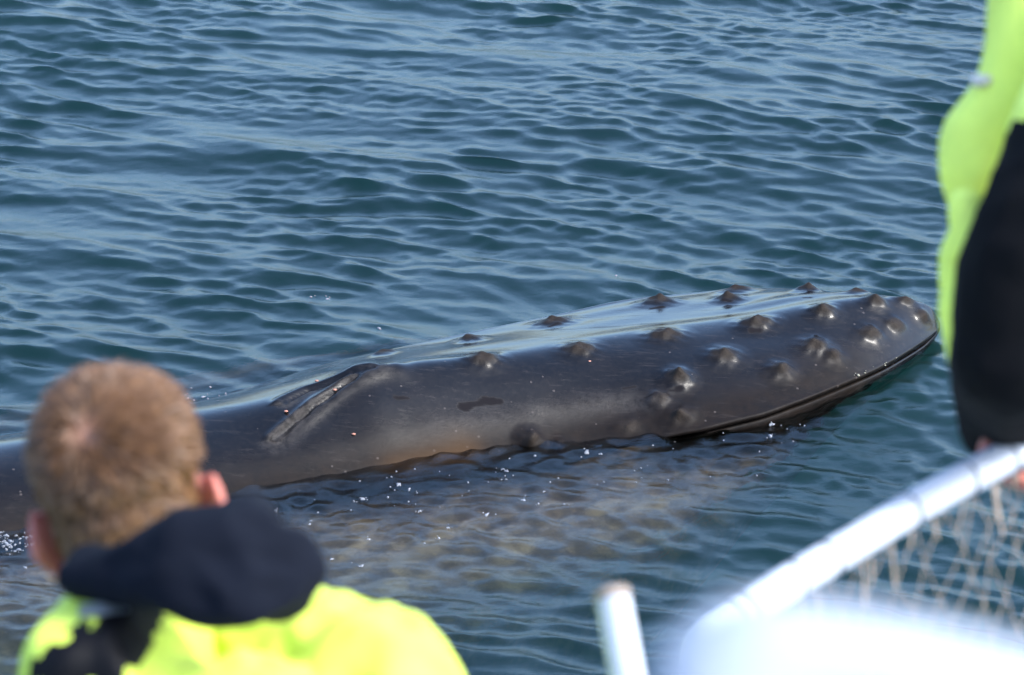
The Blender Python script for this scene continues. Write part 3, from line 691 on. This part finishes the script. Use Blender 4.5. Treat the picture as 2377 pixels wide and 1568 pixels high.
# ------------------------------------------------------------------ boat
boat = empty('boat', (0, 2, 0))
tag(boat, 'white boat with curved tube rail and moulded bulwark in the near foreground', 'boat')
white = simple('white_gelcoat', (.29, .315, .36), .35, .03, 6, .05, 40).m
paint = simple('white_tube_paint', (.38, .405, .45), .65, .05, 30, .1, 200).m
def tube(name, pts, r, m, parent, seg=20, sub=8, capped=True):
    pts = [Vector(p) for p in pts]; dense = []
    for i in range(len(pts) - 1):
        p0, p1, p2, p3 = pts[max(i-1, 0)], pts[i], pts[i+1], pts[min(i+2, len(pts)-1)]
        for k in range(sub):
            t = k/sub; dense.append(.5*(2*p1 + (p2-p0)*t + (2*p0-5*p1+4*p2-p3)*t*t + (3*p1-p0-3*p2+p3)*t**3))
    dense.append(pts[-1]); bm = bmesh.new(); rings = []; prev = None
    for i, p in enumerate(dense):
        tg = (dense[min(i+1, len(dense)-1)] - dense[max(i-1, 0)]).normalized()
        u_ = (prev - tg*prev.dot(tg)).normalized() if prev else tg.orthogonal().normalized(); prev = u_; v_ = tg.cross(u_)
        rings.append([bm.verts.new(p + (u_*math.cos(6.28318*k/seg) + v_*math.sin(6.28318*k/seg))*r) for k in range(seg)])
    for a, b in zip(rings, rings[1:]):
        for k in range(seg): bm.faces.new((a[k], a[(k+1) % seg], b[(k+1) % seg], b[k]))
    if capped: bm.faces.new(rings[0][::-1]); bm.faces.new(rings[-1])
    bmesh.ops.recalc_face_normals(bm, faces=bm.faces)
    return bm_obj(name, bm, m, parent)
rail = tube('hand_rail', rail_pts, .0185, paint, boat)
cord = simple('grey_cord', (.10, .11, .13), .8, .2, 100).m
for x in (2330, 2240, 2105, 1918, 1840, 1728, 1700):
    c = rail_at(x); dv = (rail_at(x - 20) - rail_at(x + 20)).normalized(); uu = dv.orthogonal().normalized(); vv = dv.cross(uu)
    sl_ = random.uniform(-.25, .25)
    ring_ = [c + (uu*math.cos(a) + vv*math.sin(a))*.0192 + dv*math.cos(a + 1)*sl_*.02 for a in [6.28318*k/22 for k in range(23)]]
    o = tube('lashing', ring_, .0015, cord, None, 6, 1, False); o.parent = rail; o.matrix_parent_inverse = rail.matrix_world.inverted()
    o.parent = rail
# short capped stanchion
pt = at_d(1424, 1392, 3.55); pb = at_d(1492, 1760, 3.50)
post = tube('stanchion', [pt, pt.lerp(pb, .5), pb], .0165, paint, boat)
ax_ = (pb - pt).normalized(); bm = bmesh.new()
bmesh.ops.create_cone(bm, cap_ends=True, segments=24, radius1=.0175, radius2=.0172, depth=.012)
bmesh.ops.bevel(bm, geom=[e for e in bm.edges if e.is_boundary or len(e.link_faces) == 2 and e.calc_face_angle() > 1], offset=.002, segments=2, affect='EDGES')
bm.transform(Matrix.Translation(pt - ax_*.004) @ ax_.to_track_quat('Z', 'Y').to_matrix().to_4x4())
cp = bm_obj('worn_cap', bm, simple('worn_cap_paint', (.22, .17, .13), .7, .35, 160).m, post)
# rail posts down to the deck
for x in (2500, 1660):
    c = rail_at(x); tube('rail_post', [c, Vector((c.x, c.y, deck_z))], .016, paint, boat)
# decks, hull, bulwark
def slab(name, outline, z0, z1, m, bev=.02):
    bm = bmesh.new(); f = bm.faces.new([bm.verts.new((x, y, z0)) for x, y in outline])
    r_ = bmesh.ops.extrude_face_region(bm, geom=[f]); bmesh.ops.translate(bm, vec=(0, 0, z1 - z0), verts=[g_ for g_ in r_['geom'] if isinstance(g_, bmesh.types.BMVert)])
    bmesh.ops.recalc_face_normals(bm, faces=bm.faces)
    if bev: bmesh.ops.bevel(bm, geom=[e for e in bm.edges if e.calc_face_angle(0) > .6], offset=bev, segments=3, affect='EDGES')
    return bm_obj(name, bm, m, boat, False)
out = [(2.6, -6), (2.6, 3.2), (1.9, 4.2), (.9, 4.75), (0, 4.9), (-.9, 4.75), (-1.9, 4.2), (-2.6, 3.2), (-2.6, -6)]
slab('deck', out, 2.25, 2.4, simple('deck_paint', (.30, .36, .38), .7, .1, 30).m)
slab('hull', [(x*.97, y*.985) for x, y in out], -.8, 2.248, white)
slab('cabin', [(1.9, -4), (1.9, 1.05), (-1.9, 1.05), (-1.9, -4)], 2.402, 3.35, white)
def bulwark():
    bm = bmesh.new(); dB = 1.0
    prof = [(1700, 1880, .026), (1685, 1700, .026), (1680, 1590, .020), (1730, 1550, .018), (1900, 1575, .018), (2030, 1598, .018), (2206, 1630, .018), (2420, 1700, .018), (2800, 1780, .024)]
    pts = [(at_d(x, y, dB), r) for x, y, r in prof]; chain(bm, pts)
    for (a, ra), (b, rb) in zip(pts, pts[1:]):          # solid wall under the rounded cap, down to the upper deck
        a2 = Vector((a.x, a.y, 3.36)); b2_ = Vector((b.x, b.y, 3.36))
        t2 = bmesh.new()
        for q in (a, b, a2, b2_):
            for v in ico(t2, .024, 1): v.co = v.co + q
        bmesh.ops.convex_hull(t2, input=t2.verts[:]); bmesh.ops.delete(t2, geom=[v for v in t2.verts if not v.link_faces], context='VERTS')
        me = bpy.data.meshes.new('tmp'); t2.to_mesh(me); t2.free(); bm.from_mesh(me); bpy.data.meshes.remove(me)
    me = fuse(bm, .008, 6); return link('bulwark', me, white, boat)
bulwark()

# ------------------------------------------------------------------ safety net hanging from the rail
bm = bmesh.new(); nseg = 5
def strand(p, q, r, sag=.0):
    p, q = Vector(p), Vector(q); tg = (q - p).normalized(); a = tg.orthogonal().normalized(); b = tg.cross(a); prev = None
    for i in range(nseg + 1):
        t = i/nseg; c = p.lerp(q, t) + Vector((0, 0, -sag*4*t*(1 - t)))
        ring_ = [bm.verts.new(c + (a*math.cos(2.094*k) + b*math.sin(2.094*k))*r) for k in range(3)]
        if prev:
            for k in range(3): bm.faces.new((prev[k], prev[(k+1) % 3], ring_[(k+1) % 3], ring_[k]))
        prev = ring_
rl = [rail_at(x) for x in np.linspace(2619, 1645, 120)]
cum = [0]
for a, b in zip(rl, rl[1:]): cum.append(cum[-1] + (b - a).length)
def along(sd): 
    sd = min(max(sd, 0), cum[-1] - 1e-6); i = max(0, np.searchsorted(cum, sd) - 1); return rl[i].lerp(rl[i+1], (sd - cum[i])/(cum[i+1] - cum[i]))
jit = {}
def node(i, j):
    if (i, j) not in jit:
        p_ = along(i*.056 + (.028 if j % 2 else 0)) + Vector((0, 0, -.022 - j*.048))
        jit[(i, j)] = p_ + (Vector((random.gauss(0, .004), random.gauss(0, .006), random.gauss(0, .004))) if j else Vector())
    return jit[(i, j)]
ni = int(cum[-1]/.056)
for j in range(16):
    for i in range(ni):
        a = node(i, j); 
        k = i + 1 if j % 2 else i
        strand(a, node(k, j+1), .0008, .0); 
        if k - 1 >= 0 : strand(a, node(k - 1, j+1), .0008, .0)
for _ in range(14):        # loose ends and lashings under the tube
    c = along(random.uniform(.05, cum[-1]*.8)) + Vector((0, 0, -.01)); strand(c, c + Vector((random.uniform(-.012, .012), 0, -random.uniform(.03, .07))), .0019)
net = bm_obj('safety_net', bm, simple('net_twine', (.27, .22, .175), .9, .2, 80).m)
tag(net, 'tan knotted twine safety net hanging below the white rail', 'net')
